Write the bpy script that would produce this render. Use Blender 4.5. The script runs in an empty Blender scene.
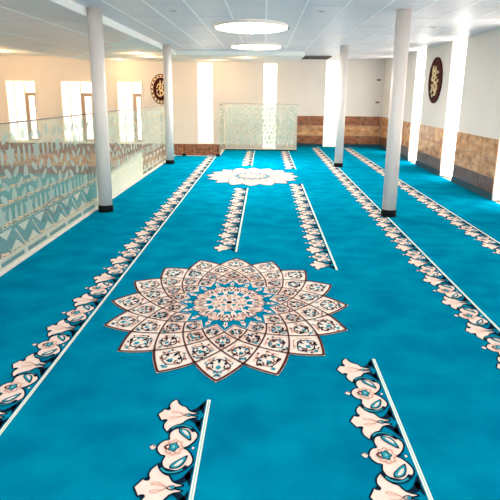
import bpy, bmesh, math, random
from mathutils import Vector, Matrix
random.seed(7)
PI=math.pi
COL=bpy.context.scene.collection
# ------------------------------------------------------------------ setting-out (metres, camera at x=y=0)
CAM_H=1.8
CEIL=2.955; SOFFIT=2.84; LOW=-1.10
XR=4.10; YF=20.6; XB=-2.63; YE=17.0; XP=1.10; YP=18.9; XLW=-11.0; YN=-1.5
# ------------------------------------------------------------------ materials
def lin(c):
    return tuple(((v/255)/12.92 if v/255<=0.04045 else ((v/255+0.055)/1.055)**2.4) for v in c)+(1,)
def mat(name,rgb,rough=.6,metal=0,spec=.5,noise=None,scale=8,bump=0,bscale=60,emit=0,stretch=None):
    m=bpy.data.materials.new(name); m.use_nodes=True; nt=m.node_tree; n=nt.nodes; l=nt.links
    b=n['Principled BSDF']; b.inputs['Base Color'].default_value=lin(rgb); b.inputs['Roughness'].default_value=rough
    b.inputs['Metallic'].default_value=metal; b.inputs['Specular IOR Level'].default_value=spec
    tc=n.new('ShaderNodeTexCoord'); src=tc.outputs['Object']
    if stretch:
        mp=n.new('ShaderNodeMapping'); mp.inputs['Scale'].default_value=stretch; l.new(src,mp.inputs[0]); src=mp.outputs[0]
    if noise:
        t=n.new('ShaderNodeTexNoise'); t.inputs['Scale'].default_value=scale; t.inputs['Detail'].default_value=4
        r=n.new('ShaderNodeValToRGB'); r.color_ramp.elements[0].position=.33; r.color_ramp.elements[1].position=.68
        r.color_ramp.elements[0].color=lin(rgb); r.color_ramp.elements[1].color=lin(noise)
        l.new(src,t.inputs['Vector']); l.new(t.outputs['Fac'],r.inputs[0]); l.new(r.outputs[0],b.inputs['Base Color'])
        if emit: l.new(r.outputs[0],b.inputs['Emission Color'])
    if bump:
        t2=n.new('ShaderNodeTexNoise'); t2.inputs['Scale'].default_value=bscale
        bp=n.new('ShaderNodeBump'); bp.inputs['Strength'].default_value=bump; bp.inputs['Distance'].default_value=.01
        l.new(src,t2.inputs['Vector']); l.new(t2.outputs['Fac'],bp.inputs['Height']); l.new(bp.outputs[0],b.inputs['Normal'])
    if emit:
        b.inputs['Emission Strength'].default_value=emit
        if not noise: b.inputs['Emission Color'].default_value=lin(rgb)
    return m
M={}
M['wall']=mat('wall_paint',(234,226,217),.8,noise=(230,222,213),scale=2)
M['ceil']=mat('ceiling_tile',(224,217,219),.42,noise=(220,213,216),scale=1.2,bump=.05,bscale=90)
M['plaster']=mat('ceiling_plaster',(240,236,230),.8,noise=(236,231,224),scale=1.5)
M['tbar']=mat('ceiling_grid_metal',(255,253,248),.45)
M['joint']=mat('ceiling_joint',(190,196,202),.6)
M['carpet']=mat('teal_carpet',(0,116,151),.95,spec=.0,noise=(0,140,171),scale=3.0,bump=.25,bscale=220)
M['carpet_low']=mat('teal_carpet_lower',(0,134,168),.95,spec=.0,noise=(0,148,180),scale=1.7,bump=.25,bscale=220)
M['cream']=mat('woven_cream',(250,228,214),.95,spec=.05,noise=(244,216,200),scale=18)
M['cream_white']=mat('woven_ivory',(252,238,224),.95,spec=.05,noise=(248,230,216),scale=14)
M['navy']=mat('woven_navy',(8,32,52),.95,spec=.05)
M['brown']=mat('woven_brown',(92,48,42),.95,spec=.05)
M['rose']=mat('woven_rose',(216,160,140),.95,spec=.05)
M['aqua']=mat('woven_aqua',(40,152,172),.95,spec=.05)
M['line']=mat('woven_white_line',(232,240,226),.95,spec=.05)
M['mint']=mat('woven_mint',(132,200,200),.95,spec=.05)
M['stoneA']=mat('brown_stone_dark',(112,62,34),.25,noise=(172,108,66),scale=5,stretch=(1,1,2.2))
M['stoneB']=mat('brown_stone_tan',(160,104,62),.22,noise=(230,176,122),scale=4,stretch=(1,1,2.2))
M['stoneC']=mat('brown_stone_deep',(88,58,46),.28,noise=(128,88,64),scale=5,stretch=(1,1,2.2))
M['grout']=mat('stone_grout',(190,160,134),.8)
M['skirt']=mat('dark_skirting',(2,58,72),.8,noise=(6,70,84),scale=20)
M['white']=mat('white_painted_metal',(236,226,218),.35,noise=(232,222,214),scale=3)
M['black']=mat('black_rubber',(3,12,18),.6,spec=.15)
M['slab']=mat('platform_edge',(226,222,212),.7,noise=(220,214,204),scale=4)
M['steel']=mat('brushed_steel',(138,122,120),.45,metal=.2)
M['wood']=mat('dark_carved_wood',(58,16,12),.75,spec=.15,noise=(78,24,18),scale=14)
M['gold']=mat('gold_letters',(255,226,172),.4,noise=(236,196,140),scale=20)
M['ivory_rim']=mat('ivory_rim',(246,216,180),.5)
M['frame']=mat('window_frame_white',(246,240,230),.4)
M['frame_brown']=mat('window_frame_taupe',(186,160,142),.5)
M['vent']=mat('vent_grey',(120,108,104),.5,metal=.3)
M['vent_dark']=mat('vent_dark',(66,52,50),.6)
M['pane']=mat('daylit_pane',(255,249,242),.3,noise=(252,243,232),scale=5,emit=3.0)
M['pane_far']=mat('daylit_pane_far',(255,250,240),.3,noise=(246,236,220),scale=7,emit=.75)
M['pane_warm']=mat('daylit_pane_warm',(255,246,228),.3,noise=(252,232,206),scale=5,emit=1.0)
M['lamp']=mat('lamp_diffuser',(255,246,226),.4,emit=1.0)
M['spot']=mat('downlight_glow',(255,236,200),.4,emit=6)
def glassy(name,tint,haze,hazecol,ior_gloss=.08):
    m=bpy.data.materials.new(name); m.use_nodes=True; nt=m.node_tree; n=nt.nodes; l=nt.links
    n.remove(n['Principled BSDF']); out=n['Material Output']
    tr=n.new('ShaderNodeBsdfTransparent'); tr.inputs[0].default_value=lin(tint)
    df=n.new('ShaderNodeBsdfDiffuse'); df.inputs[0].default_value=lin(hazecol)
    tl=n.new('ShaderNodeBsdfTranslucent'); tl.inputs[0].default_value=lin(hazecol)
    dm=n.new('ShaderNodeMixShader'); dm.inputs[0].default_value=.5; l.new(df.outputs[0],dm.inputs[1]); l.new(tl.outputs[0],dm.inputs[2])
    mx=n.new('ShaderNodeMixShader'); mx.inputs[0].default_value=haze; l.new(tr.outputs[0],mx.inputs[1]); l.new(dm.outputs[0],mx.inputs[2])
    gl=n.new('ShaderNodeBsdfGlossy'); gl.inputs['Roughness'].default_value=.08
    m2=n.new('ShaderNodeMixShader'); m2.inputs[0].default_value=ior_gloss
    l.new(mx.outputs[0],m2.inputs[1]); l.new(gl.outputs[0],m2.inputs[2]); l.new(m2.outputs[0],out.inputs[0])
    return m
M['glass']=glassy('clear_glass',(246,250,246),.12,(250,248,238),.02)
M['glass_hazy']=glassy('satin_glass',(246,250,246),.36,(238,236,226),.02)
M['film']=glassy('frosted_film',(222,238,234),.64,(206,224,218),.02)
M['film_pale']=glassy('frosted_film_pale',(240,246,240),.62,(244,244,232),.02)
# ------------------------------------------------------------------ mesh helpers
def box(bm,x0,x1,y0,y1,z0,z1,mi=0,bev=0):
    vs=[bm.verts.new((x,y,z)) for z in (z0,z1) for y in (y0,y1) for x in (x0,x1)]
    fs=[]
    for f in ((0,2,3,1),(4,5,7,6),(0,1,5,4),(2,6,7,3),(0,4,6,2),(1,3,7,5)):
        g=bm.faces.new([vs[i] for i in f]); g.material_index=mi; fs.append(g)
    if bev:
        es=list({e for f in fs for e in f.edges})
        bmesh.ops.bevel(bm,geom=es,offset=bev,segments=2,affect='EDGES')
def lathe(bm,prof,cx,cy,seg=40,sx=1,sy=1,mi=0,cap=True):
    rings=[]
    for r,z in prof:
        rings.append([bm.verts.new((cx+r*sx*math.cos(2*PI*k/seg),cy+r*sy*math.sin(2*PI*k/seg),z)) for k in range(seg)])
    for a,b in zip(rings,rings[1:]):
        for k in range(seg):
            f=bm.faces.new((a[k],a[(k+1)%seg],b[(k+1)%seg],b[k])); f.material_index=mi; f.smooth=True
    if cap:
        f=bm.faces.new(rings[0][::-1]); f.material_index=mi
        f=bm.faces.new(rings[-1]); f.material_index=mi
def obj(name,bm,mats,parent=None,kind=None,label=None,cat=None,group=None,loc=None):
    bmesh.ops.recalc_face_normals(bm,faces=bm.faces)
    me=bpy.data.meshes.new(name); bm.to_mesh(me); bm.free()
    for m in (mats if isinstance(mats,(list,tuple)) else [mats]): me.materials.append(M[m])
    o=bpy.data.objects.new(name,me); COL.objects.link(o)
    if loc: o.location=loc
    if parent: o.parent=parent
    tag(o,label,cat,group,kind); return o
def tag(o,label=None,cat=None,group=None,kind=None):
    if label: o['label']=label
    if cat: o['category']=cat
    if group: o['group']=group
    if kind: o['kind']=kind
def thing(name,label,cat,loc=(0,0,0),group=None,kind=None):
    o=bpy.data.objects.new(name,None); COL.objects.link(o); o.location=loc; o.empty_display_size=.2
    tag(o,label,cat,group,kind); return o
def B(*boxes,**k):
    bm=bmesh.new()
    for b in boxes: box(bm,*b,**k)
    return bm
# ------------------------------------------------------------------ flat weaving helper (pattern inlays in the carpet pile)
class Flat:
    def __init__(s,mats,z0=0):
        s.bm=bmesh.new(); s.mats=mats; s.z0=z0
    def poly(s,pts,m,layer):
        z=s.z0+.0012*layer
        try: f=s.bm.faces.new([s.bm.verts.new((x,y,z)) for x,y in pts]); f.material_index=s.mats.index(m)
        except ValueError: return
        f.normal_update()
        if f.normal.z<0: f.normal_flip()
    def ribbon(s,pts,w,m,layer,closed=False):
        n=len(pts); z=s.z0+.0012*layer; L=[];R=[]
        for i,(x,y) in enumerate(pts):
            a=pts[(i-1)%n] if (closed or i>0) else pts[0]; b=pts[(i+1)%n] if (closed or i<n-1) else pts[-1]
            dx,dy=b[0]-a[0],b[1]-a[1]; d=math.hypot(dx,dy) or 1; ww=w[i] if isinstance(w,list) else w
            nx,ny=-dy/d*ww/2,dx/d*ww/2
            L.append(s.bm.verts.new((x+nx,y+ny,z))); R.append(s.bm.verts.new((x-nx,y-ny,z)))
        for i in range(n if closed else n-1):
            j=(i+1)%n
            f=s.bm.faces.new((R[i],R[j],L[j],L[i])); f.material_index=s.mats.index(m)
            f.normal_update()
            if f.normal.z<0: f.normal_flip()
    def obj(s,name,parent,**k):
        me=bpy.data.meshes.new(name); s.bm.to_mesh(me); s.bm.free()
        for m in s.mats: me.materials.append(M[m])
        o=bpy.data.objects.new(name,me); COL.objects.link(o); o.parent=parent; tag(o,**k); return o
def smooth(pts,closed=True,n=4):
    out=[]; N=len(pts)
    rng=range(N) if closed else range(N-1)
    for i in rng:
        g=lambda k: pts[k%N] if closed else pts[max(0,min(N-1,k))]
        p0,p1,p2,p3=g(i-1),g(i),g(i+1),g(i+2)
        for t in [j/n for j in range(n)]:
            out.append(tuple(.5*((2*p1[a])+(-p0[a]+p2[a])*t+(2*p0[a]-5*p1[a]+4*p2[a]-p3[a])*t*t+(-p0[a]+3*p1[a]-3*p2[a]+p3[a])*t**3) for a in (0,1)))
    if not closed: out.append(pts[-1])
    return out
# ================================================================== SHELL
# upper platform and lower floor slabs
obj('floor',B((XB,XR+.3,YN,YE,-.25,-.02),(-1.3,XR+.3,YE,YP,-.25,-.02),(XP,XR+.3,YP,YF+.3,-.25,-.02)),'slab',kind='structure')
obj('floor_lower',B((XLW-.2,XB,YN,YF+.3,LOW-.2,LOW-.02),(XB,XP,YE-.5,YF+.3,LOW-.2,LOW-.02)),'slab',kind='structure')
obj('trim_1',B((XB-.06,XB,YN,YE,-.27,.012),(XB-.06,-1.3,YE,YE+.03,-.27,.006),(-1.33,-1.3,YE,YP,-.27,.006),(-1.3,XP,YP,YP+.06,-.27,.006)),'slab',kind='structure')
# slots (tall windows): y ranges on right wall, x ranges on far wall
SR=[(0.30,1.20),(3.25,4.15),(6.25,7.15),(9.22,10.14),(12.38,13.30),(15.42,16.33),(18.30,19.19)]
SF=[(-2.37,-1.81,.05,SOFFIT),(-.07,.43,LOW,SOFFIT),(2.09,2.74,0,CEIL)]
T=.22
def gaps(a,b,slots):
    out=[];c=a
    for s0,s1 in slots: out.append((c,s0)); c=s1
    out.append((c,b)); return out
bm=bmesh.new()
for a,b in gaps(YN,YF,SR): box(bm,XR,XR+T,a,b,0,CEIL)
obj('wall_right',bm,'wall',kind='structure')
bm=bmesh.new()
for a,b in gaps(XLW,XR+T,[(s[0],s[1]) for s in SF]): box(bm,a,b,YF,YF+T,LOW,CEIL+.1)
for s in SF: 
    if s[2]>LOW+.01: box(bm,s[0],s[1],YF,YF+T,LOW,s[2])
    if s[3]<CEIL: box(bm,s[0],s[1],YF,YF+T,s[3],CEIL+.1)
obj('wall_far',bm,'wall',kind='structure')
obj('wall_left',B((XLW-T,XLW,YN,YF+T,LOW,3.1)),'wall',kind='structure')
wi=0
def slot_right(a,b):
    global wi; wi+=1
    o=thing('window_%d'%wi,None,None,(XR+.1,(a+b)/2,0),kind='structure')
    h=(b-a)/2
    obj('pane',B((.04,.06,-h+.03,h-.03,.03,CEIL-.03)),'pane',o)
    obj('window_frame',B((0,.08,-h,-h+.03,0,CEIL),(0,.08,h-.03,h,0,CEIL),(0,.08,-h+.03,h-.03,0,.03),(0,.08,-h+.03,h-.03,CEIL-.03,CEIL)),'frame',o)
def slot_far(a,b,z0,z1,pm='pane_far'):
    global wi; wi+=1
    o=thing('window_%d'%wi,None,None,((a+b)/2,YF+.08,z0),kind='structure')
    h=(b-a)/2; H=z1-z0
    obj('pane',B((-h+.02,h-.02,.04,.06,.03,H-.03)),pm,o)
    obj('window_frame',B((-h,-h+.02,0,.08,0,H),(h-.02,h,0,.08,0,H),(-h+.02,h-.02,0,.08,0,.03),(-h+.02,h-.02,0,.08,H-.03,H)),'frame',o)
for s in SR: slot_right(*s)
for s in SF: slot_far(*s)
# windows of the left part of the far wall
def casement(x0,x1,z0=.06,z1=2.19,warm=True):
    global wi; wi+=1
    o=thing('window_%d'%wi,None,None,((x0+x1)/2,YF,z0),kind='structure')
    w=(x1-x0)/2; H=z1-z0; f=.05
    d0,d1=-.06,-.005
    xm=-w+.62*2*w; xn=-w+.29*2*w; zq=H*.80
    obj('window_frame',B((-w,-w+f,d0,d1,0,H),(w-f,w,d0,d1,0,H),(-w+f,w-f,d0,d1,0,f),(-w+f,w-f,d0,d1,H-f,H),(xm-f/2,xm+f/2,d0,d1,f,H-f),(xn-.02,xn+.02,d0,d1,f,H-f)),'frame',o)
    obj('pane',B((-w+f,xm-f/2,-.035,-.02,f,H-f)),'pane_warm',o)
    obj('pane',B((xm+f/2,w-f,-.035,-.02,zq,H-f)),'pane_warm',o)
    c=obj('casement',B((xm+f/2,xm+f/2+.11,-.10,-.03,f,zq),(w-f-.02,w-f,-.10,-.03,f,zq),(xm+f/2+.11,w-f-.02,-.10,-.03,zq-.11,zq),(xm+f/2+.11,w-f-.02,-.10,-.03,f,f+.06)),'frame_brown',o)
    obj('pane',B((xm+f/2+.11,w-f-.02,-.06,-.045,f+.06,zq-.11)),'pane_warm',c)
    obj('window_sill',B((-w-.04,w+.04,-.12,-.005,-.04,0)),'frame',o)
casement(-9.13,-8.03); casement(-7.18,-6.02); casement(-5.2,-4.28); casement(-10.9,-10.1)
# ---- ceilings
bm=bmesh.new()
box(bm,-2.55,XR+T,YN,YE,CEIL,CEIL+.12); box(bm,XP,XR+T,YE,YF+T,CEIL,CEIL+.12)
obj('ceiling',bm,'ceil',kind='structure')
# left tiled ceiling, bounded on the far side by a diagonal edge
def prism(bm,pts,z0,z1,mi=0):
    a=[bm.verts.new((x,y,z0)) for x,y in pts]; b=[bm.verts.new((x,y,z1)) for x,y in pts]
    bm.faces.new(a[::-1]); bm.faces.new(b)
    for i in range(len(pts)): bm.faces.new((a[i],a[(i+1)%len(pts)],b[(i+1)%len(pts)],b[i]))
bm=bmesh.new(); M['ceil_left']=mat('ceiling_tile_lamplit',(255,228,218),.6,noise=(252,222,212),scale=1.2)  # same ceiling tile, with warm lamp light painted into its colour
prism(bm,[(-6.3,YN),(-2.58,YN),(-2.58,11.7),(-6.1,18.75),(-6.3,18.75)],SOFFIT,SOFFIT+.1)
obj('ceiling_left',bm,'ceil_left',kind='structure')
bm=bmesh.new()
prism(bm,[(-2.58,11.7),(-2.58,YE+.005),(XP-.01,YE+.005),(XP-.01,YF),(-6.3,YF),(-6.3,18.75),(-6.1,18.75)],SOFFIT+.012,SOFFIT+.3)
prism(bm,[(XLW,YN),(-6.3,YN),(-6.3,YF),(XLW,YF)],3.0,3.1)
obj('ceiling_far',bm,'plaster',kind='structure')
# bright step face between the two ceilings + pit soffit fascia
obj('trim_2',B((-2.57,-2.55,YN,YE,SOFFIT,CEIL+.1),(-2.55,XP,YE-.02,YE,SOFFIT+.01,CEIL),(XP,XP+.02,YE-.02,YF,SOFFIT+.01,CEIL),(-6.34,-6.3,YN,YF,SOFFIT,3.05)),'tbar',kind='structure')
# grid bars
bm=bmesh.new()
k=0
for k in range(-4,8):
    x=.003+k*.5365
    if -2.5<x<XR: box(bm,x-.011,x+.011,YN,(16.1 if x<XP else YF),CEIL-.004,CEIL)
for x0,x1 in ((-2.5,XP),): box(bm,x0,x1,16.08,16.11,CEIL-.0045,CEIL)
for y in (2.3,4.7,7.1,9.5,11.9,14.3,16.7,19.1):
    for k in range(-4,8):
        x=.003+k*.5365
        yy=y+(1.2 if k%2 else 0)
        if x<XR-.55 and (yy<16 or x>XP): box(bm,x+.011,x+.5255,yy-.004,yy+.004,CEIL-.002,CEIL,mi=1)
obj('trim_3',bm,['tbar','joint'],kind='structure')
bm=bmesh.new()
for x,y1 in ((-3.38,13.3),(-4.78,16.0),(-6.2,18.6)): box(bm,x-.013,x+.013,YN,y1,SOFFIT-.004,SOFFIT)
prism(bm,[(-2.56,11.70),(-2.56,11.76),(-6.1,18.79),(-6.1,18.72)],SOFFIT-.005,SOFFIT)
for y in (4.4,6.8,9.2,11.6,14.): box(bm,-6.2,-2.6 if y<11 else -3.9-(y-11.6)*.4,y-.004,y+.004,SOFFIT-.002,SOFFIT,mi=1)
obj('trim_4',bm,['tbar','joint'],kind='structure')
# ---- stone wainscot
rows=[(.09,.39),(.395,.735),(.74,1.07)]
def tiles_y(bm,y0,y1,x,mis,tw=.88,off=0):
    box(bm,x-.012,x,y0,y1,.09,1.066,mi=3)
    for (z0,z1),mi in zip(rows,mis):
        n=max(1,round((y1-y0)/tw)); w=(y1-y0)/n
        for i in range(n): box(bm,x-.022,x-.012,y0+i*w+.006,y0+(i+1)*w-.006,z0+.005,z1-.005,mi=mi,bev=.003)
def tiles_x(bm,x0,x1,y,mis,zs=rows,tw=.62):
    box(bm,x0,x1,y-.012,y,zs[0][0],zs[-1][1]-.004,mi=3)
    for (z0,z1),mi in zip(zs,mis):
        n=max(1,round((x1-x0)/tw)); w=(x1-x0)/n
        for i in range(n): box(bm,x0+i*w+.005,x0+(i+1)*w-.005,y-.022,y-.012,z0+.005,z1-.005,mi=mi,bev=.003)
SM=['stoneA','stoneB','stoneC','grout']
ti=5
for a,b in gaps(YN,YF-.03,SR):
    bm=bmesh.new(); tiles_y(bm,a,b,XR,(2,1,1)); obj('trim_%d'%ti,bm,SM,kind='structure'); ti+=1
for a,b in ((XP,2.09),(2.74,XR-.03)):
    bm=bmesh.new(); tiles_x(bm,a,b,YF,(0,1,0)); obj('trim_%d'%ti,bm,SM,kind='structure'); ti+=1
lr=[(LOW,LOW+.30),(LOW+.305,LOW+.72),(LOW+.725,.045)]
bm=bmesh.new(); tiles_x(bm,XLW,-.07,YF,(2,1,0),lr); tiles_x(bm,.43,XP,YF,(2,1,0),lr); obj('trim_%d'%ti,bm,SM,kind='structure')
bm=bmesh.new()
for a,b in gaps(YN,YF-.04,SR): box(bm,XR-.034,XR,a,b,0.001,.125,bev=.004)
obj('baseboard_right',bm,'skirt',kind='structure')
obj('baseboard_far',B((XP,2.09,YF-.034,YF,0.001,.11),(2.74,XR-.034,YF-.034,YF,0.001,.11)),'skirt',kind='structure')
# ================================================================== CARPETS
def slabmesh(rects,z,mats,th=.02):
    bm=bmesh.new()
    for r in rects: box(bm,r[0],r[1],r[2],r[3],z-th,z)
    return bm
carpet=thing('carpet','bright turquoise wall-to-wall carpet of the raised floor with woven flower medallions','carpet')
obj('carpet_pile',slabmesh([(XB,XR-.0,YN,YE),(-1.3,XR,YE,YP),(XP,XR,YP,YF)],0,None),'carpet',carpet)
low=thing('carpet','pale-looking turquoise carpet on the sunken floor behind the patterned glass','carpet',(0,0,LOW))
obj('carpet_pile',slabmesh([(XLW,XB,YN,YF),(XB,XP,YE-.5,YF)],0,None),'carpet_low',low)
BM=['cream','navy','aqua','rose','brown','mint','line']
# half motif in (w = distance left of the line, s = away from the flower axis)
LOT=[(.283,.316),(.265,.280),(.252,.252),(.238,.262),(.224,.262),(.226,.240),(.232,.215),(.226,.180),(.206,.146),(.188,.152)]
LOTB=[(.176,.190),(.154,.214),(.130,.226),(.118,.244),(.104,.268),(.082,.282),(.056,.290),(.050,.300),(.078,.308),(.092,.316)]
BLOB=[(.231,0),(.221,.035),(.199,.064),(.177,.072),(.183,.107),(.180,.141),(.164,.168),(.137,.181),(.105,.188),(.066,.176),(.035,.142),(.026,.105),(.039,.059),(.064,.019),(.088,0)]
BAND=[(.190,.130),(.178,.172),(.156,.198),(.127,.206),(.096,.198),(.070,.178),(.050,.150)]
LEAF=[(.137,.172),(.109,.174),(.082,.157),(.064,.117),(.058,.064),(.083,.080),(.111,.110),(.134,.141)]
LEAF1=[(.130,.166),(.109,.168),(.086,.151),(.070,.115),(.066,.080),(.085,.090),(.109,.117),(.128,.143)]
LEAF2=[(.118,.157),(.100,.153),(.084,.132),(.076,.104),(.095,.118)]
DARK=[(.104,.270),(.082,.258),(.060,.232),(.040,.190),(.020,.150),(.018,.205),(.030,.248),(.050,.276),(.078,.280)]
DARK2=[(.052,.236),(.036,.262),(.022,.300),(.018,.262),(.024,.222),(.038,.196)]
def motif(F,X,yc,part,mir,detail=True):
    # half of one unit: mir = +1 half towards the far side, -1 half towards the camera
    g=lambda P:[(X-w,yc+mir*s) for w,s in P]
    lot=g(smooth(LOT[:3],False,3)+smooth(LOT[3:8],False,3)+LOT[8:]+smooth(LOTB,False,3))
    F.poly(lot,'cream',1); F.ribbon(lot,.010,'navy',2)
    for D in (DARK,DARK2): F.poly(g(smooth(D,True,3)),'navy',3)
    t=[(.229+.010*math.cos(k*PI/6),.252+.011*math.sin(k*PI/6)) for k in range(-5,7)]
    F.ribbon(g(t),.007,'navy',3,True); F.poly(g([(.229+.006*math.cos(k*PI/3),.252+.006*math.sin(k*PI/3)) for k in range(6)]),'navy',3)
    F.ribbon(g(smooth([(.205,.288),(.185,.278),(.155,.290),(.128,.312)],False,3)),.004,'rose',3)
    F.ribbon(g(smooth([(.205,.288),(.185,.298),(.150,.300),(.125,.316)],False,3)),.004,'rose',3)
    F.poly(g([(.112,.316),(.100,.302),(.088,.316)]),'aqua',4)
    F.ribbon(g([(.128,.316),(.114,.304),(.098,.300),(.086,.308)]),.006,'navy',3)
    if not detail: return
    blob=g(smooth(BLOB,False,3)); F.poly(blob,'cream',1); F.ribbon(blob,.010,'navy',2)
    F.ribbon(g(smooth(BAND,False,3)),.026,'navy',3)
    F.ribbon(g(smooth(BAND[1:-1],False,3)),.012,'aqua',4)
    F.poly(g(smooth(LEAF,True,3)),'navy',3)
    F.poly(g(smooth(LEAF1,True,3)),'aqua',4); F.poly(g(smooth(LEAF2,True,3)),'cream',5)
def flower(F,X,yc):
    pt=[]
    for i in range(32):
        t=2*PI*i/32; r=1+.16*math.cos(8*t)
        pt.append((X-.139+.043*r*math.cos(t),yc+.060*r*math.sin(t)))
    F.poly(pt,'cream_white',3); F.ribbon(pt,.007,'rose',5,True); F.ribbon(pt[14:19],.012,'brown',6)
    pt=[(X-.139+.034*math.cos(2*PI*i/20)*(1+.1*math.cos(5*2*PI*i/20)),yc+.048*math.sin(2*PI*i/20)) for i in range(20)]
    F.poly(pt,'cream',4)
    pt=[(X-.142+.024*math.cos(2*PI*i/20)*(1+.25*math.cos(5*2*PI*i/20)),yc+.036*math.sin(2*PI*i/20)*(1+.2*math.cos(5*2*PI*i/20))) for i in range(20)]
    F.poly(pt,'aqua',5); F.ribbon(pt,.006,'navy',6,True)
    F.poly([(X-.150,yc-.008),(X-.142,yc-.016),(X-.134,yc),(X-.142,yc+.016)],'mint',7)
    F.poly([(X-.268,yc),(X-.256,yc+.018),(X-.244,yc+.020),(X-.234,yc),(X-.244,yc-.022),(X-.256,yc-.020)],'cream',3)
    F.ribbon([(X-.270,yc+.004),(X-.252,yc+.020),(X-.240,yc)],.006,'brown',4)
    F.ribbon([(X-.244,yc-.004),(X-.252,yc-.022),(X-.262,yc-.004)],.006,'cream',4)
    F.poly([(X-.048,yc),(X-.040,yc+.012),(X-.030,yc),(X-.040,yc-.014)],'cream',3)
    F.ribbon([(X-.088,yc),(X-.066,yc+.004),(X-.046,yc)],.006,'navy',3)
PER=.632; HALF=PER/2
def border(X,y0,y1,parent,ends=(False,False),anchor=None,z=0):
    """floral border with its white line from y0 (near) to y1 (far); ends = finished with a whole lotus at near / far end"""
    F=Flat(BM,z); CAP=.175
    a0=y0+CAP if ends[0] else None; a1=y1-CAP if ends[1] else None
    if ends[0] and ends[1]: n=round((a1-a0)/PER); per=(a1-a0)/n
    elif ends[1]: per=PER; n=int((a1-y0)/per)+1; a0=a1-n*per
    elif ends[0]: per=PER; n=int((y1-a0)/per)
    else: per=PER; a0=anchor-math.floor((anchor-y0)/per)*per; n=int((y1-a0)/per)
    for k in range(n):
        yf=a0+(k+.5)*per
        for mir in (1,-1): motif(F,X,yf,0,mir)
        flower(F,X,yf)
    # finishing halves: a lotus half mirrored about its own axis at each finished end
    for e,ya,mir in ((ends[0],a0,1),(ends[1],a0+n*per,-1)):
        if e: motif(F,X,ya-mir*HALF,0,mir,False)
    o=F.obj('floral_border',parent)
    L=Flat(['line','mint'],z)
    L.poly([(X-.012,y0),(X-.003,y0),(X-.003,y1),(X-.012,y1)],'line',2)
    L.poly([(X-.003,y0),(X+.001,y0),(X+.001,y1),(X-.003,y1)],'mint',2)
    L.poly([(X+.001,y0),(X+.010,y0),(X+.010,y1),(X+.001,y1)],'line',2)
    L.obj('white_line',o)
X0=-1.413; DX=1.1055
S=[X0+i*DX for i in range(5)]
A3=3.179+HALF
border(S[0],YN,YE-.05,carpet,anchor=A3)
border(S[3],YN,YF-.1,carpet,anchor=A3+.1); border(S[4],YN,YF-.1,carpet,anchor=A3+.25)
border(S[2],YN,3.69,carpet,(False,True)); border(S[2],5.79,11.78,carpet,(True,True)); border(S[2],14.15,YE+1.85,carpet,(True,False))
border(S[1],YN,3.085,carpet,(False,True)); border(S[1],6.44,11.16,carpet,(True,True)); border(S[1],14.72,YE+1.85,carpet,(True,False))
for i in range(6): border(-3.43-1.1*i,YN,YF-.2,low,anchor=A3+.13*i)
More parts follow.
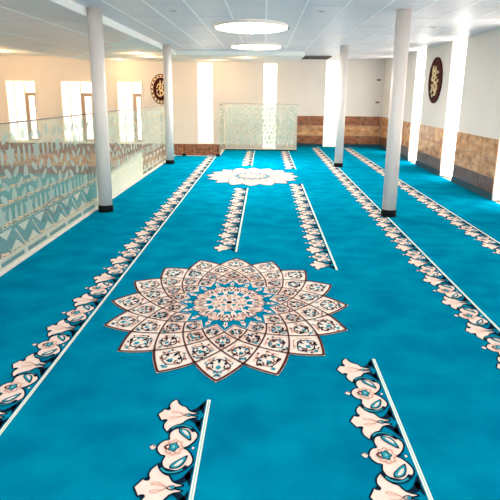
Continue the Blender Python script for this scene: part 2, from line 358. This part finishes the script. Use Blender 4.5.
# ---- medallion
NR=[1.425,1.19,.965,.79,.635,.50]
def rad(g):
    i=min(4,int(g)); t=g-i
    P=lambda k: NR[max(0,min(5,k))] if k>=0 else 2*NR[0]-NR[1]
    p0,p1,p2,p3=P(i-1),P(i),P(i+1),(P(i+2) if i+2<=5 else .39)
    return .5*((2*p1)+(-p0+p2)*t+(2*p0-5*p1+4*p2-p3)*t*t+(-p0+3*p1-3*p2+p3)*t**3)
def medallion(cx,cy,parent,label,sx=.731,light_weave=False):
    F=Flat(['cream','cream_white','navy','brown','rose','aqua','mint','carpet'])
    rg=random.Random(3)
    def P(r,a): return (cx+sx*r*math.sin(a),cy-r*math.cos(a))
    u=PI/16
    # cells
    for n in range(5):
        for k in range(16):
            ac=k*2*u+(u if n%2 else 0)
            last=(n==4)
            side=[]
            for j in range(0,5): side.append((rad(n+j/4),ac+u*j/4))
            lo=[(rad(n+1+j/4),ac+u*(1-j/4)) for j in range(1,5)] if n<4 else [(rad(n+1),ac)]
            right=side+lo
            if n==4: continue
            left=[(r,2*ac-a) for r,a in right[1:-1]][::-1]
            F.poly([P(r,a) for r,a in right+left],'cream_white' if (n<2 and not light_weave) else 'cream',2)
            # ornament, symmetric about the cell axis
            rt,rb=rad(n),rad(n+2); H=rt-rb; rc=rad(n+1)
            W=u*.72
            def C(v,t): # v: 0 inner .. 1 outer, t: -1..1 across
                r=rb+H*v; half=(v/((rc-rb)/H)) if r<rc else (1-v)/(1-(rc-rb)/H)
                return P(r,ac+W*t*max(.05,half))
            if light_weave:
                for sg in (1,-1):
                    q=C(.45,sg*.45); F.poly([(q[0]+.022*math.cos(t*PI/3)*sx,q[1]+.022*math.sin(t*PI/3)) for t in range(6)],'aqua' if (k+n)%3 else 'rose',4)
                continue
            for sg in (1,-1):
                w=.010 if n<2 else .008
                F.ribbon(smooth([C(.30,sg*.1),C(.42,sg*.55),C(.55,sg*.75),C(.62,sg*.45),C(.52,sg*.35)],False,3),w,'brown' if (k+n)%2 else 'navy',4)
                F.ribbon(smooth([C(.72,sg*.12),C(.66,sg*.5),C(.60,sg*.85)],False,3),w*.9,'brown',4)
                F.ribbon(smooth([C(.22,sg*.5),C(.34,sg*.85),C(.45,sg*.9)],False,3),w*.8,'rose',4)
                q=C(.46,sg*.42); F.poly([(q[0]+.018*math.cos(t*PI/3)*sx,q[1]+.018*math.sin(t*PI/3)) for t in range(6)],'aqua' if (k+n)%3 else 'navy',4)
                q=C(.60,sg*.62); F.poly([(q[0]+.014*math.cos(t*PI/3)*sx,q[1]+.014*math.sin(t*PI/3)) for t in range(6)],'navy',5)
                q=C(.38,sg*.72); F.poly([(q[0]+.011*math.cos(t*PI/3)*sx,q[1]+.012*math.sin(t*PI/3)) for t in range(6)],'rose',5)
            for q_ in range(10 if n<3 else 6):
                v_=.2+.66*rg.random(); t_=.1+.8*rg.random(); m_=rg.choice(['navy','brown','brown','rose','aqua'])
                for sg in (1,-1):
                    q=C(v_,sg*t_); e=.010+.006*rg.random()
                    F.poly([(q[0]-e*sx,q[1]-e*.5),(q[0]+e*.4*sx,q[1]-e),(q[0]+e*sx,q[1]+e*.4),(q[0],q[1]+e)],m_,6)
            F.poly([C(.28,0),C(.36,.14),C(.46,0),C(.36,-.14)],'navy',4)
            F.poly([C(.50,0),C(.58,.20),C(.66,0),C(.58,-.20)],'aqua',4)
            if n<3:
                F.poly([C(.76,0),C(.80,.35),C(.86,0),C(.80,-.35)],'aqua',4)
                F.poly([C(.70,0),C(.73,.15),C(.76,0),C(.73,-.15)],'navy',5)
    # small inner cream tips between valleys (fifth ring, outer halves)
    for k in range(16):
        ac=k*2*u
        # arcs from each tip, both directions
        for sg in (1,-1):
            pts=[P(rad(g/4),ac+sg*u*g/4) for g in range(0,17)]
            F.ribbon(pts,([.017]*17 if light_weave else [.019]*5+[.013]*12),'brown',6)
    # outer outline in navy
    out=[]
    for k in range(16):
        ac=k*2*u
        out+= [P(rad(j/4)+.006,ac-u*j/4) for j in range(4,-1,-1)]+[P(rad(j/4)+.006,ac+u*j/4) for j in range(1,4)]
    F.ribbon(out,.016,'cream',3,True)
    # turquoise star ring
    star=[]
    for i in range(32): star.append(P(.625 if i%2==0 else .505,i*u))
    F.poly(star,'carpet',7)
    F.ribbon(star,.010,'cream',8,True)
    # lacy cream rosette
    lace=[]
    for i in range(128):
        a=i*2*PI/128
        r=.425+.028*math.cos(16*a)+.016*math.cos(48*a)
        lace.append(P(r,a))
    F.poly(lace,'cream',8)
    for i in range(16):
        a=i*2*u
        # finial poking into the turquoise star
        F.poly([P(.45,a-.05),P(.50,a-.035),P(.52,a-.06),P(.545,a-.02),P(.575,a),P(.545,a+.02),P(.52,a+.06),P(.50,a+.035),P(.45,a+.05)],'cream',8)
        F.poly([P(.50,a-.02),P(.525,a),P(.50,a+.02),P(.48,a)],'brown',9)
        for r,m,sz in ((.445,'aqua',.022),(.40,'brown',.014),(.36,'rose',.020),(.315,'navy',.012)):
            q=P(r,a+(u if m in('brown','rose') else 0)); F.poly([(q[0]+sz*math.cos(t*PI/3)*sx,q[1]+sz*math.sin(t*PI/3)) for t in range(6)],m,9)
        for sg in (1,-1):
            F.ribbon(smooth([P(.33,a),P(.37,a+sg*.07),P(.42,a+sg*.10),P(.44,a+sg*.05),P(.41,a+sg*.03)],False,3),.010,'rose' if i%2 else 'brown',10)
            F.ribbon(smooth([P(.30,a+sg*.12),P(.33,a+sg*.16),P(.37,a+sg*.12)],False,3),.009,'brown',10)
    # broken turquoise ring and heart
    for i in range(12):
        a=i*PI/6
        F.poly([P(.225,a-.19),P(.30,a-.13),P(.27,a),P(.30,a+.13),P(.225,a+.19),P(.21,a)],'carpet',9)
        F.poly([P(.33,a+PI/12-.05),P(.37,a+PI/12),P(.33,a+PI/12+.05),P(.31,a+PI/12)],'carpet',9)
        F.ribbon(smooth([P(.20,a),P(.17,a+.22),P(.13,a+.12),P(.15,a-.1)],False,3),.010,'rose' if i%2 else 'brown',10)
        q=P(.20,a+PI/12); F.poly([(q[0]+.016*math.cos(t*PI/3)*sx,q[1]+.016*math.sin(t*PI/3)) for t in range(6)],'aqua',10)
    for i in range(8):
        a=i*PI/4
        q=P(.085,a); F.poly([(q[0]+.026*math.cos(t*PI/3)*sx,q[1]+.026*math.sin(t*PI/3)) for t in range(6)],'aqua' if i%2 else 'rose',10)
    F.poly([P(.035,t*PI/4) for t in range(8)],'navy',11)
    F.obj('medallion',parent,label=label)
medallion(-.286,4.737,carpet,'large cream many-petalled medallion woven in the near part of the carpet')
medallion(-.25,12.85,carpet,'smaller-looking far cream medallion woven between the border stripes',light_weave=True)
# ================================================================== COLUMNS
def column(x,y,label):
    o=thing('column',label,'column',(x,y,0),'white round columns')
    bm=bmesh.new(); top=CEIL
    lathe(bm,[(.105,.105),(.105,top-.002)],0,0,40); obj('shaft',bm,'white',o)
    bm=bmesh.new(); lathe(bm,[(.113,.001),(.116,.01),(.116,.095),(.110,.107)],0,0,40); obj('base_collar',bm,'black',o)
column(-2.46,8.70,'nearest left white round column, standing against the glass balustrade')
column(-2.46,14.95,'farther left white round column near the end of the balustrade')
column(1.93,14.78,'slim white round column standing in front of the far wall tall window')
column(1.94,8.66,'largest white round column on the right, standing on the carpet border')
# ================================================================== GLASS BALUSTRADE
def cells(w,h,a,sx=1.0,zig=False):
    """frosted shapes as lists of (u,z) within a w x h panel: stars, ring hexagons, joining shapes"""
    out=[]
    row=a*.866; nr=int(h/row)+2; nc=int(w/(a*sx))+2
    for j in range(-1,nr):
        for i in range(-1,nc):
            cu=(i+(.5 if j%2 else 0)+.25)*a; cz=j*row+(.544 if zig else .42)
            st=[]
            for t in range(12):
                r=.135*a/.7*(1.0 if t%2==0 else .55)*1.0; an=t*PI/6
                st.append((cu+r*math.sin(an),cz+r*math.cos(an)))
            out.append(st)
            for t in range(6):
                an=t*PI/3; d=.205*a/.7; L=.094*a/.7; Wd=.036*a/.7
                hx=[]
                for (du,dv) in ((-L,0),(-L*.5,Wd),(L*.5,Wd),(L,0),(L*.5,-Wd),(-L*.5,-Wd)):
                    # du tangential, dv radial
                    hx.append((cu+(d+dv)*math.cos(an)-du*math.sin(an),cz+(d+dv)*math.sin(an)+du*math.cos(an)))
                out.append(hx)
            for (tu,tz) in ((.5,.2887),(.5,-.2887)):
                tri=[]
                for t in range(6):
                    an=t*PI/3+PI/6; r=.085*a/.7 if t%2 else .06*a/.7
                    tri.append((cu+tu*a+r*math.cos(an),cz+tz*a+r*math.sin(an)))
                out.append(tri)
            for (tu,tz) in ((.5,0),(.25,.433),(-.25,.433)):
                an=math.atan2(tz,tu); 
                hx=[]
                for (du,dv) in ((-.10,0),(-.06,.03),(.06,.03),(.10,0),(.06,-.03),(-.06,-.03)):
                    du*=a/.7; dv*=a/.7
                    hx.append((cu+tu*a+dv*math.cos(an)-du*math.sin(an),cz+tz*a+dv*math.sin(an)+du*math.cos(an)))
                out.append(hx)
    res=[]; low=[]
    p_=.46*a/.7*sx; zb=.17; zt=.41
    if zig:
        i=0
        while i*p_<w:
            u0=i*p_
            for q in ([(u0+.07,zt),(u0+p_-.07,zt),(u0+p_/2,zb+.14)],[(u0+p_/2+.07,zb),(u0+1.5*p_-.07,zb),(u0+p_,zt-.14)],[(u0+.012,zt-.02),(u0+p_/2,zb),(u0+p_/2-.02,zb),(u0-.008,zt-.03)]):
                if all(.02<u<w-.02 for u,z in q): low.append(q)
            i+=1
    for p in out:
        q=[(u*sx,z) for u,z in p]
        if all(.02<u<w-.02 and (.40 if zig else .17)<z<h-.03 for u,z in q): res.append(q)
    return res,low
def glass_panel(label,origin,axis,w,h,a=.7,sx=1.0,thick=.012,side=1,band=True,gm='glass'):
    o=thing('glass_balustrade_panel',label,'glass panel',origin,'patterned glass balustrade')
    def V(u,z,d): return (u,d,z) if axis=='x' else (d,u,z)
    bm=bmesh.new()
    x0,x1=(.008,w-.008)
    if axis=='x': box(bm,x0,x1,0,thick,.03,h)
    else: box(bm,0,thick,x0,x1,.03,h)
    obj('glass_sheet',bm,gm,o)
    bm=bmesh.new(); d=-.0015 if side<0 else thick+.0015
    res,lowp=cells(w,h,a,sx,band and w>1.9)
    for p in res: bm.faces.new([bm.verts.new(V(u,z,d)) for u,z in p])
    obj('frosted_pattern',bm,'film',o,label='frosted geometric stars and hexagons')
    bm=bmesh.new()
    for p in lowp: bm.faces.new([bm.verts.new(V(u,z,d)) for u,z in p])
    if lowp: obj('frosted_zigzag',bm,'film_pale',o,label='frosted zigzag along the lower edge')
    bm=bmesh.new()
    def strip(u0,u1,z0,z1): bm.faces.new([bm.verts.new(V(u,z,d)) for u,z in ((u0,z0),(u1,z0),(u1,z1),(u0,z1))])
    if not band: strip(.01,w-.01,.035,.075)
    else: strip(.01,w-.01,.035,.06); strip(.01,w-.01,.115,.155)
    n=max(1,int(w/(.62*sx))); s=(w-.02)/n
    for i in range(n+1 if band else 0):
        c=.01+i*s; strip(max(.01,c-.05),min(w-.01,c+.05),.06,.115)
    obj('frosted_band',bm,'film_pale',o)
    bm=bmesh.new()
    if axis=='x': box(bm,0,w,-.006,thick+.006,h,h+.014,bev=.003); 
    else: box(bm,-.006,thick+.006,0,w,h,h+.014,bev=.003)
    obj('top_rail',bm,'steel',o)
    bm=bmesh.new()
    if axis=='x': box(bm,0,w,-.02,thick+.02,0,.035,bev=.003)
    else: box(bm,-.012,thick+.02,0,w,.0125,.035,bev=.003)
    obj('floor_shoe',bm,'black' if axis=='x' else 'slab',o)
    return o
GX=XB-.03
for y0,y1,lab in ((-1.3,2.05,None),(2.05,5.4,None),(5.4,8.8,'near patterned glass panel between the left photo edge and the nearest left column'),
          (8.8,12.2,'patterned glass panel just beyond the nearest left column'),(12.2,15.6,'patterned glass panel behind the farther left column'),
          (15.6,16.97,'short last patterned glass panel at the balustrade end')):
    if lab is None: continue
    glass_panel(lab,(GX,y0,0),'y',y1-y0,1.475)
glass_panel('freestanding-looking patterned glass panel at the far end, in front of the tall window',(-1.30,YP,0.001),'x',2.38,1.475,a=.62,sx=.73,side=-1,band=False,gm='glass_hazy')
bm=bmesh.new(); 
glass_panel('narrow side glass returning along the stair opening edge',(-1.325,YE+.06,0.001),'y',YP-YE-.08,1.475,a=.62)
# small dark script stuck on the near glass panel
near=[o for o in bpy.data.objects if o.name.startswith('glass_balustrade_panel')][0]
bm=bmesh.new()
for st in ([(0,.10),(.05,.02),(.12,.06),(.10,.16),(.20,.05)],[(.22,.14),(.30,.03),(.36,.10),(.33,.16)],[(.40,.18),(.40,.04),(.50,.04),(.52,.12)],[(.56,.12),(.62,.03),(.70,.08),(.66,.15),(.76,.16)],[(.80,.18),(.84,.0),(.92,.02)],[(.14,.20),(.48,.23),(.72,.20)]):
    pts=smooth(st,False,4); L=[];R_=[]
    for i,(x,y) in enumerate(pts):
        a=pts[max(0,i-1)]; b=pts[min(len(pts)-1,i+1)]; dx,dy=b[0]-a[0],b[1]-a[1]; d=math.hypot(dx,dy) or 1
        L.append(bm.verts.new((.016,1.22+x-dy/d*.009,.27+y+dx/d*.009))); R_.append(bm.verts.new((.016,1.22+x+dy/d*.009,.27+y-dx/d*.009)))
    for i in range(len(pts)-1): bm.faces.new((L[i],L[i+1],R_[i+1],R_[i]))
obj('script_decal',bm,'vent',near,label='small dark grey script')
# ---- black glass clamps at the platform edge
for x,y,lab in ((-2.36,YE-.06,'small black floor clamp at the left end of the stair opening'),(-1.36,YE-.05,'small black floor clamp at the right end of the stair opening')):
    o=thing('floor_clamp',lab,'clamp',(x,y,0),'black floor clamps')
    obj('clamp_body',B((-.06,.06,-.05,.05,.001,.07),bev=.006),'black',o)
    obj('clamp_pin',B((-.012,.012,-.012,.012,.07,.30),bev=.003),'black',o)
# low parapet on the sunken floor, behind the glass
bm=bmesh.new()
ys=[(10.3,.22),(14.0,.40)]
v=[bm.verts.new(p) for p in [(-3.06,10.3,LOW+.001),(-3.06,14.0,LOW+.001),(-3.06,14.0,.40),(-3.06,10.3,.22),(-2.98,10.3,LOW+.001),(-2.98,14.0,LOW+.001),(-2.98,14.0,.40),(-2.98,10.3,.22)]]
for f in ((0,1,2,3),(4,7,6,5),(0,4,5,1),(1,5,6,2),(2,6,7,3),(3,7,4,0)): bm.faces.new([v[i] for i in f])
obj('stair_parapet',bm,'wall',label='low white stair parapet just behind the glass past the nearest left column',cat='parapet')
# ================================================================== LAMPS
def round_lamp(x,y,rx,ry,label):
    o=thing('ceiling_lamp',label,'lamp',(x,y,CEIL),'round ceiling lamps')
    bm=bmesh.new(); lathe(bm,[(1.0,-.002),(1.0,-.040),(.992,-.044)],0,0,72,rx,ry,cap=False); lathe(bm,[(.992,-.044),(.978,-.044),(.978,-.036)],0,0,72,rx,ry,cap=False)
    obj('lamp_rim',bm,'white',o)
    bm=bmesh.new(); lathe(bm,[(.2,-.040),(.979,-.040)],0,0,72,rx,ry); obj('diffuser',bm,'lamp',o)
    for s in (-1,1): obj('clip',B((s*rx-.012,s*rx+.012,-.02,.02,-.05,-.01),bev=.002),'black',o)
round_lamp(-.26,10.75,.655,.96,'nearer and larger-looking glowing round ceiling lamp')
round_lamp(-.24,15.0,.64,.95,'farther and smaller-looking glowing round ceiling lamp')
def downlight(x,y,z,label,lit=False,warm=None,r=.075,group='small ceiling downlights'):
    o=thing('downlight',label,'downlight',(x,y,z),group)
    bm=bmesh.new(); lathe(bm,[(r,-.001),(r,-.008),(r*.78,-.012),(r*.74,-.004)],0,0,24,cap=False); obj('trim_ring',bm,'white',o)
    bm=bmesh.new(); lathe(bm,[(r*.3,-.005),(r*.76,-.005)],0,0,24); obj('lens',bm,'spot' if lit else 'vent',o)
downlight(.79,8.81,CEIL,'unlit recessed downlight between the big lamp and the right column')
downlight(.82,12.9,CEIL,'unlit recessed downlight right of the farther round lamp')
downlight(-1.34,8.86,CEIL,'unlit recessed downlight left of the nearer round lamp')
downlight(2.94,10.69,CEIL,'unlit recessed downlight near the right wall ceiling glow')
downlight(-3.6,16.7,SOFFIT+.012,'lit warm downlight left of the farther left column, the nearer of two',True)
downlight(-3.5,18.06,SOFFIT+.012,'lit warm downlight left of the farther left column, the farther of two',True)
downlight(-4.85,19.9,SOFFIT+.012,'lit warm downlight washing the wall above the rightmost casement window',True)
downlight(-8.3,18.4,3.0,'lit warm downlight above the leftmost casement window',True)
# ceiling vent near far tall window
o=thing('ceiling_vent','dark grey slatted ceiling vent beside the far tall window','vent',(1.55,19.0,CEIL))
bm=bmesh.new(); box(bm,-.56,.50,-.40,.40,-.05,-.001); obj('vent_frame',bm,'vent',o)
for i in range(7): obj('slat',B((-.50,.44,-.34+i*.105,-.30+i*.105,-.066,-.0505),bev=.002),'vent_dark',o)
# ================================================================== WALL PLAQUES
STROKES_R=[ # (u right, v up) in unit disc, traced gold strokes
 [(-.35,.42),(-.05,.52),(.10,.30),(-.10,.02),(-.45,.08),(-.20,.28),(.15,.12),(.45,.20)],
 [(-.30,.75),(-.38,.45),(-.30,.20)],[(.05,.70),(.18,.45),(.30,.35)],
 [(-.55,-.62),(-.20,-.45),(.05,-.10),(.35,-.18),(.50,-.42),(.20,-.55),(.02,-.30),(-.10,-.15)],
 [(-.45,-.20),(-.25,-.38),(-.40,-.50)],[(.10,-.75),(.30,-.68),(.45,-.55)],[(.55,.05),(.62,-.10)],[(.48,.45),(.58,.33)],[(-.15,-.70),(-.25,-.82)]]
STROKES_L=[
 [(-.55,.10),(-.35,.45),(-.10,.30),(-.25,.05),(-.05,-.10),(.20,.10),(.15,.45),(.40,.55),(.50,.20)],
 [(-.60,-.30),(-.30,-.60),(.05,-.55),(.30,-.30),(.10,-.15),(-.15,-.30),(.0,-.70)],
 [(-.05,.80),(-.10,.55),(.0,.35)],[(.35,-.60),(.60,-.35),(.62,0)],[(-.45,-.05),(-.55,-.18)],[(.25,.75),(.32,.62)],[(.40,-.10),(.48,-.28),(.38,-.40)],
 [(-.20,.05),(-.10,.18),(.05,.20)]]
def plaque(label,frame,strokes,rx,rz,rim):
    O,U,N=frame   # origin, right vector, outward normal
    o=thing('calligraphy_plaque',label,'wall plaque',O,'round calligraphy plaques')
    def W(u,v,d): p=U*(u*rx)+N*d; return (p.x,p.y,v*rz)
    def disc(name,r0,d0,d1,m,ri=0):
        bm=bmesh.new(); n=64
        ring=lambda r,d:[bm.verts.new(W(r*math.cos(2*PI*k/n),r*math.sin(2*PI*k/n),d)) for k in range(n)]
        a=ring(r0,d0); b=ring(r0,d1*.8+d0*.2); c=ring(r0*.985,d1); 
        for p,q in ((a,b),(b,c)):
            for k in range(n): bm.faces.new((p[k],p[(k+1)%n],q[(k+1)%n],q[k]))
        if ri:
            e=ring(ri,d1); g=ring(ri,d0)
            for p,q in ((c,e),(e,g),(g,a)):
                for k in range(n): bm.faces.new((p[k],p[(k+1)%n],q[(k+1)%n],q[k]))
        else: bm.faces.new(c); bm.faces.new(a[::-1])
        return obj(name,bm,m,o)
    if rim:
        disc('backboard',1.0,.002,.02,'wood'); 
        disc('frame',.94,.0205,.034,'ivory_rim',.76)
        for k in range(18):
            bm=bmesh.new(); a=2*PI*k/18
            pts=[((.85+.055*s)*math.cos(a+t),(.85+.055*s)*math.sin(a+t)) for s,t in ((-1,-.10),(1,-.07),(1,.07),(-1,.10))]
            lo=[bm.verts.new(W(u,v,.0345)) for u,v in pts]; hi=[bm.verts.new(W(u,v,.040)) for u,v in pts]
            bm.faces.new(hi); bm.faces.new(lo[::-1])
            for i in range(4): bm.faces.new((lo[i],lo[(i+1)%4],hi[(i+1)%4],hi[i]))
            obj('rim_ornament',bm,'wood',o)
        s=.72
    else:
        disc('backboard',1.0,.002,.025,'wood'); disc('frame',1.0,.0255,.038,'wood',.92); s=.86
    bm=bmesh.new()
    for st in strokes:
        pts=smooth([(u*s,v*s) for u,v in st],False,5); n=len(pts); L=[];R=[];L2=[];R2=[]
        for i,(x,y) in enumerate(pts):
            a=pts[max(0,i-1)]; b=pts[min(n-1,i+1)]; dx,dy=b[0]-a[0],b[1]-a[1]; d=math.hypot(dx,dy) or 1
            w=.042*(.5+.9*math.sin(PI*(i+.6)/n)); nx,ny=-dy/d*w,dx/d*w
            L.append(bm.verts.new(W(x+nx,y+ny,.052)));R.append(bm.verts.new(W(x-nx,y-ny,.052)))
            L2.append(bm.verts.new(W(x+nx,y+ny,.026)));R2.append(bm.verts.new(W(x-nx,y-ny,.026)))
        for i in range(n-1):
            bm.faces.new((L[i],L[i+1],R[i+1],R[i])); bm.faces.new((L[i],L2[i],L2[i+1],L[i+1])); bm.faces.new((R[i],R[i+1],R2[i+1],R2[i]))
    obj('lettering',bm,'gold',o,label='raised gold Arabic calligraphy')
plaque('dark brown round plaque with gold Arabic calligraphy on the right wall',(Vector((XR,14.33,2.15)),Vector((0,-1,0)),Vector((-1,0,0))),STROKES_R,.52,.53,False)
plaque('brown round plaque with cream patterned rim on the far wall, behind a column',(Vector((-3.63,YF,1.92)),Vector((1,0,0)),Vector((0,-1,0))),STROKES_L,.375,.515,True)
# two small grey wall brackets by the far right corner
for z,lab in ((2.30,'upper small grey wall bracket near the far right corner'),(1.55,'lower small grey wall bracket near the far right corner')):
    o=thing('wall_bracket',lab,'bracket',(3.93,YF,z),'small wall brackets')
    obj('back_plate',B((-.07,.07,-.02,-.001,-.03,.03),bev=.004),'vent',o)
    obj('hook',B((-.02,.02,-.06,-.0205,-.012,.012),bev=.004),'vent',o)
# ================================================================== LIGHT
w=bpy.data.worlds.new('daylight'); bpy.context.scene.world=w; w.use_nodes=True
bg=w.node_tree.nodes['Background']; bg.inputs[0].default_value=(1,.97,.95,1); bg.inputs[1].default_value=1.35
def light(kind,name,loc,energy,color,size=.2,rot=None,**k):
    d=bpy.data.lights.new(name,kind); d.energy=energy; d.color=color
    if kind=='AREA': d.size=size
    elif kind in('POINT','SPOT'): d.shadow_soft_size=size
    for a,b in k.items(): setattr(d,a,b)
    o=bpy.data.objects.new(name,d); COL.objects.link(o); o.location=loc
    if rot: o.rotation_euler=rot
    return o
WARM=(1,.57,.24)
for x,y,z,e in ((-3.6,16.7,SOFFIT,16),(-3.5,18.06,SOFFIT,14),(-4.85,19.8,SOFFIT,10),(-8.3,18.4,2.98,40),(-1.65,19.7,SOFFIT,7),(-.6,18.2,SOFFIT,9),(-9.5,14,2.9,40),(-7.5,12,2.9,36)):
    light('POINT','downlight_light',(x,y,z-.12),e,WARM,.08)
for x,y,e in ((-.26,10.75,48),(-.24,15.0,105),(-.26,6.5,22),(-.26,2.25,12)):  # the two nearest the camera are added floor fill, without lamp fixtures
    light('AREA','lamp_and_fill_light',(x,y,CEIL-.09),e,(1,.95,.90),1.2)
# ================================================================== CAMERA
f,pitch,yaw,roll=568.307,0.2684525,-0.0224415,0.0101652
cp,sp=math.cos(pitch),math.sin(pitch)
fw=Vector((math.sin(yaw)*cp,math.cos(yaw)*cp,-sp)); r=Vector((math.cos(yaw),-math.sin(yaw),0)); u=r.cross(fw)
c,s=math.cos(roll),math.sin(roll)
r2=r*c+u*s; u2=-r*s+u*c
cam=bpy.data.cameras.new('camera'); cam.sensor_width=36; cam.sensor_height=36; cam.sensor_fit='HORIZONTAL'; cam.lens=f/500*36; cam.clip_end=200; cam.clip_start=.02
co=bpy.data.objects.new('camera',cam); COL.objects.link(co)
m=Matrix((r2,u2,-fw)).transposed().to_4x4(); m.translation=Vector((0,0,CAM_H)); co.matrix_world=m
sc=bpy.context.scene; sc.camera=co
sc.view_settings.view_transform='Standard'; sc.view_settings.look='None'; sc.view_settings.gamma=1; sc.view_settings.exposure=1.05
sc.view_settings.use_curve_mapping=False
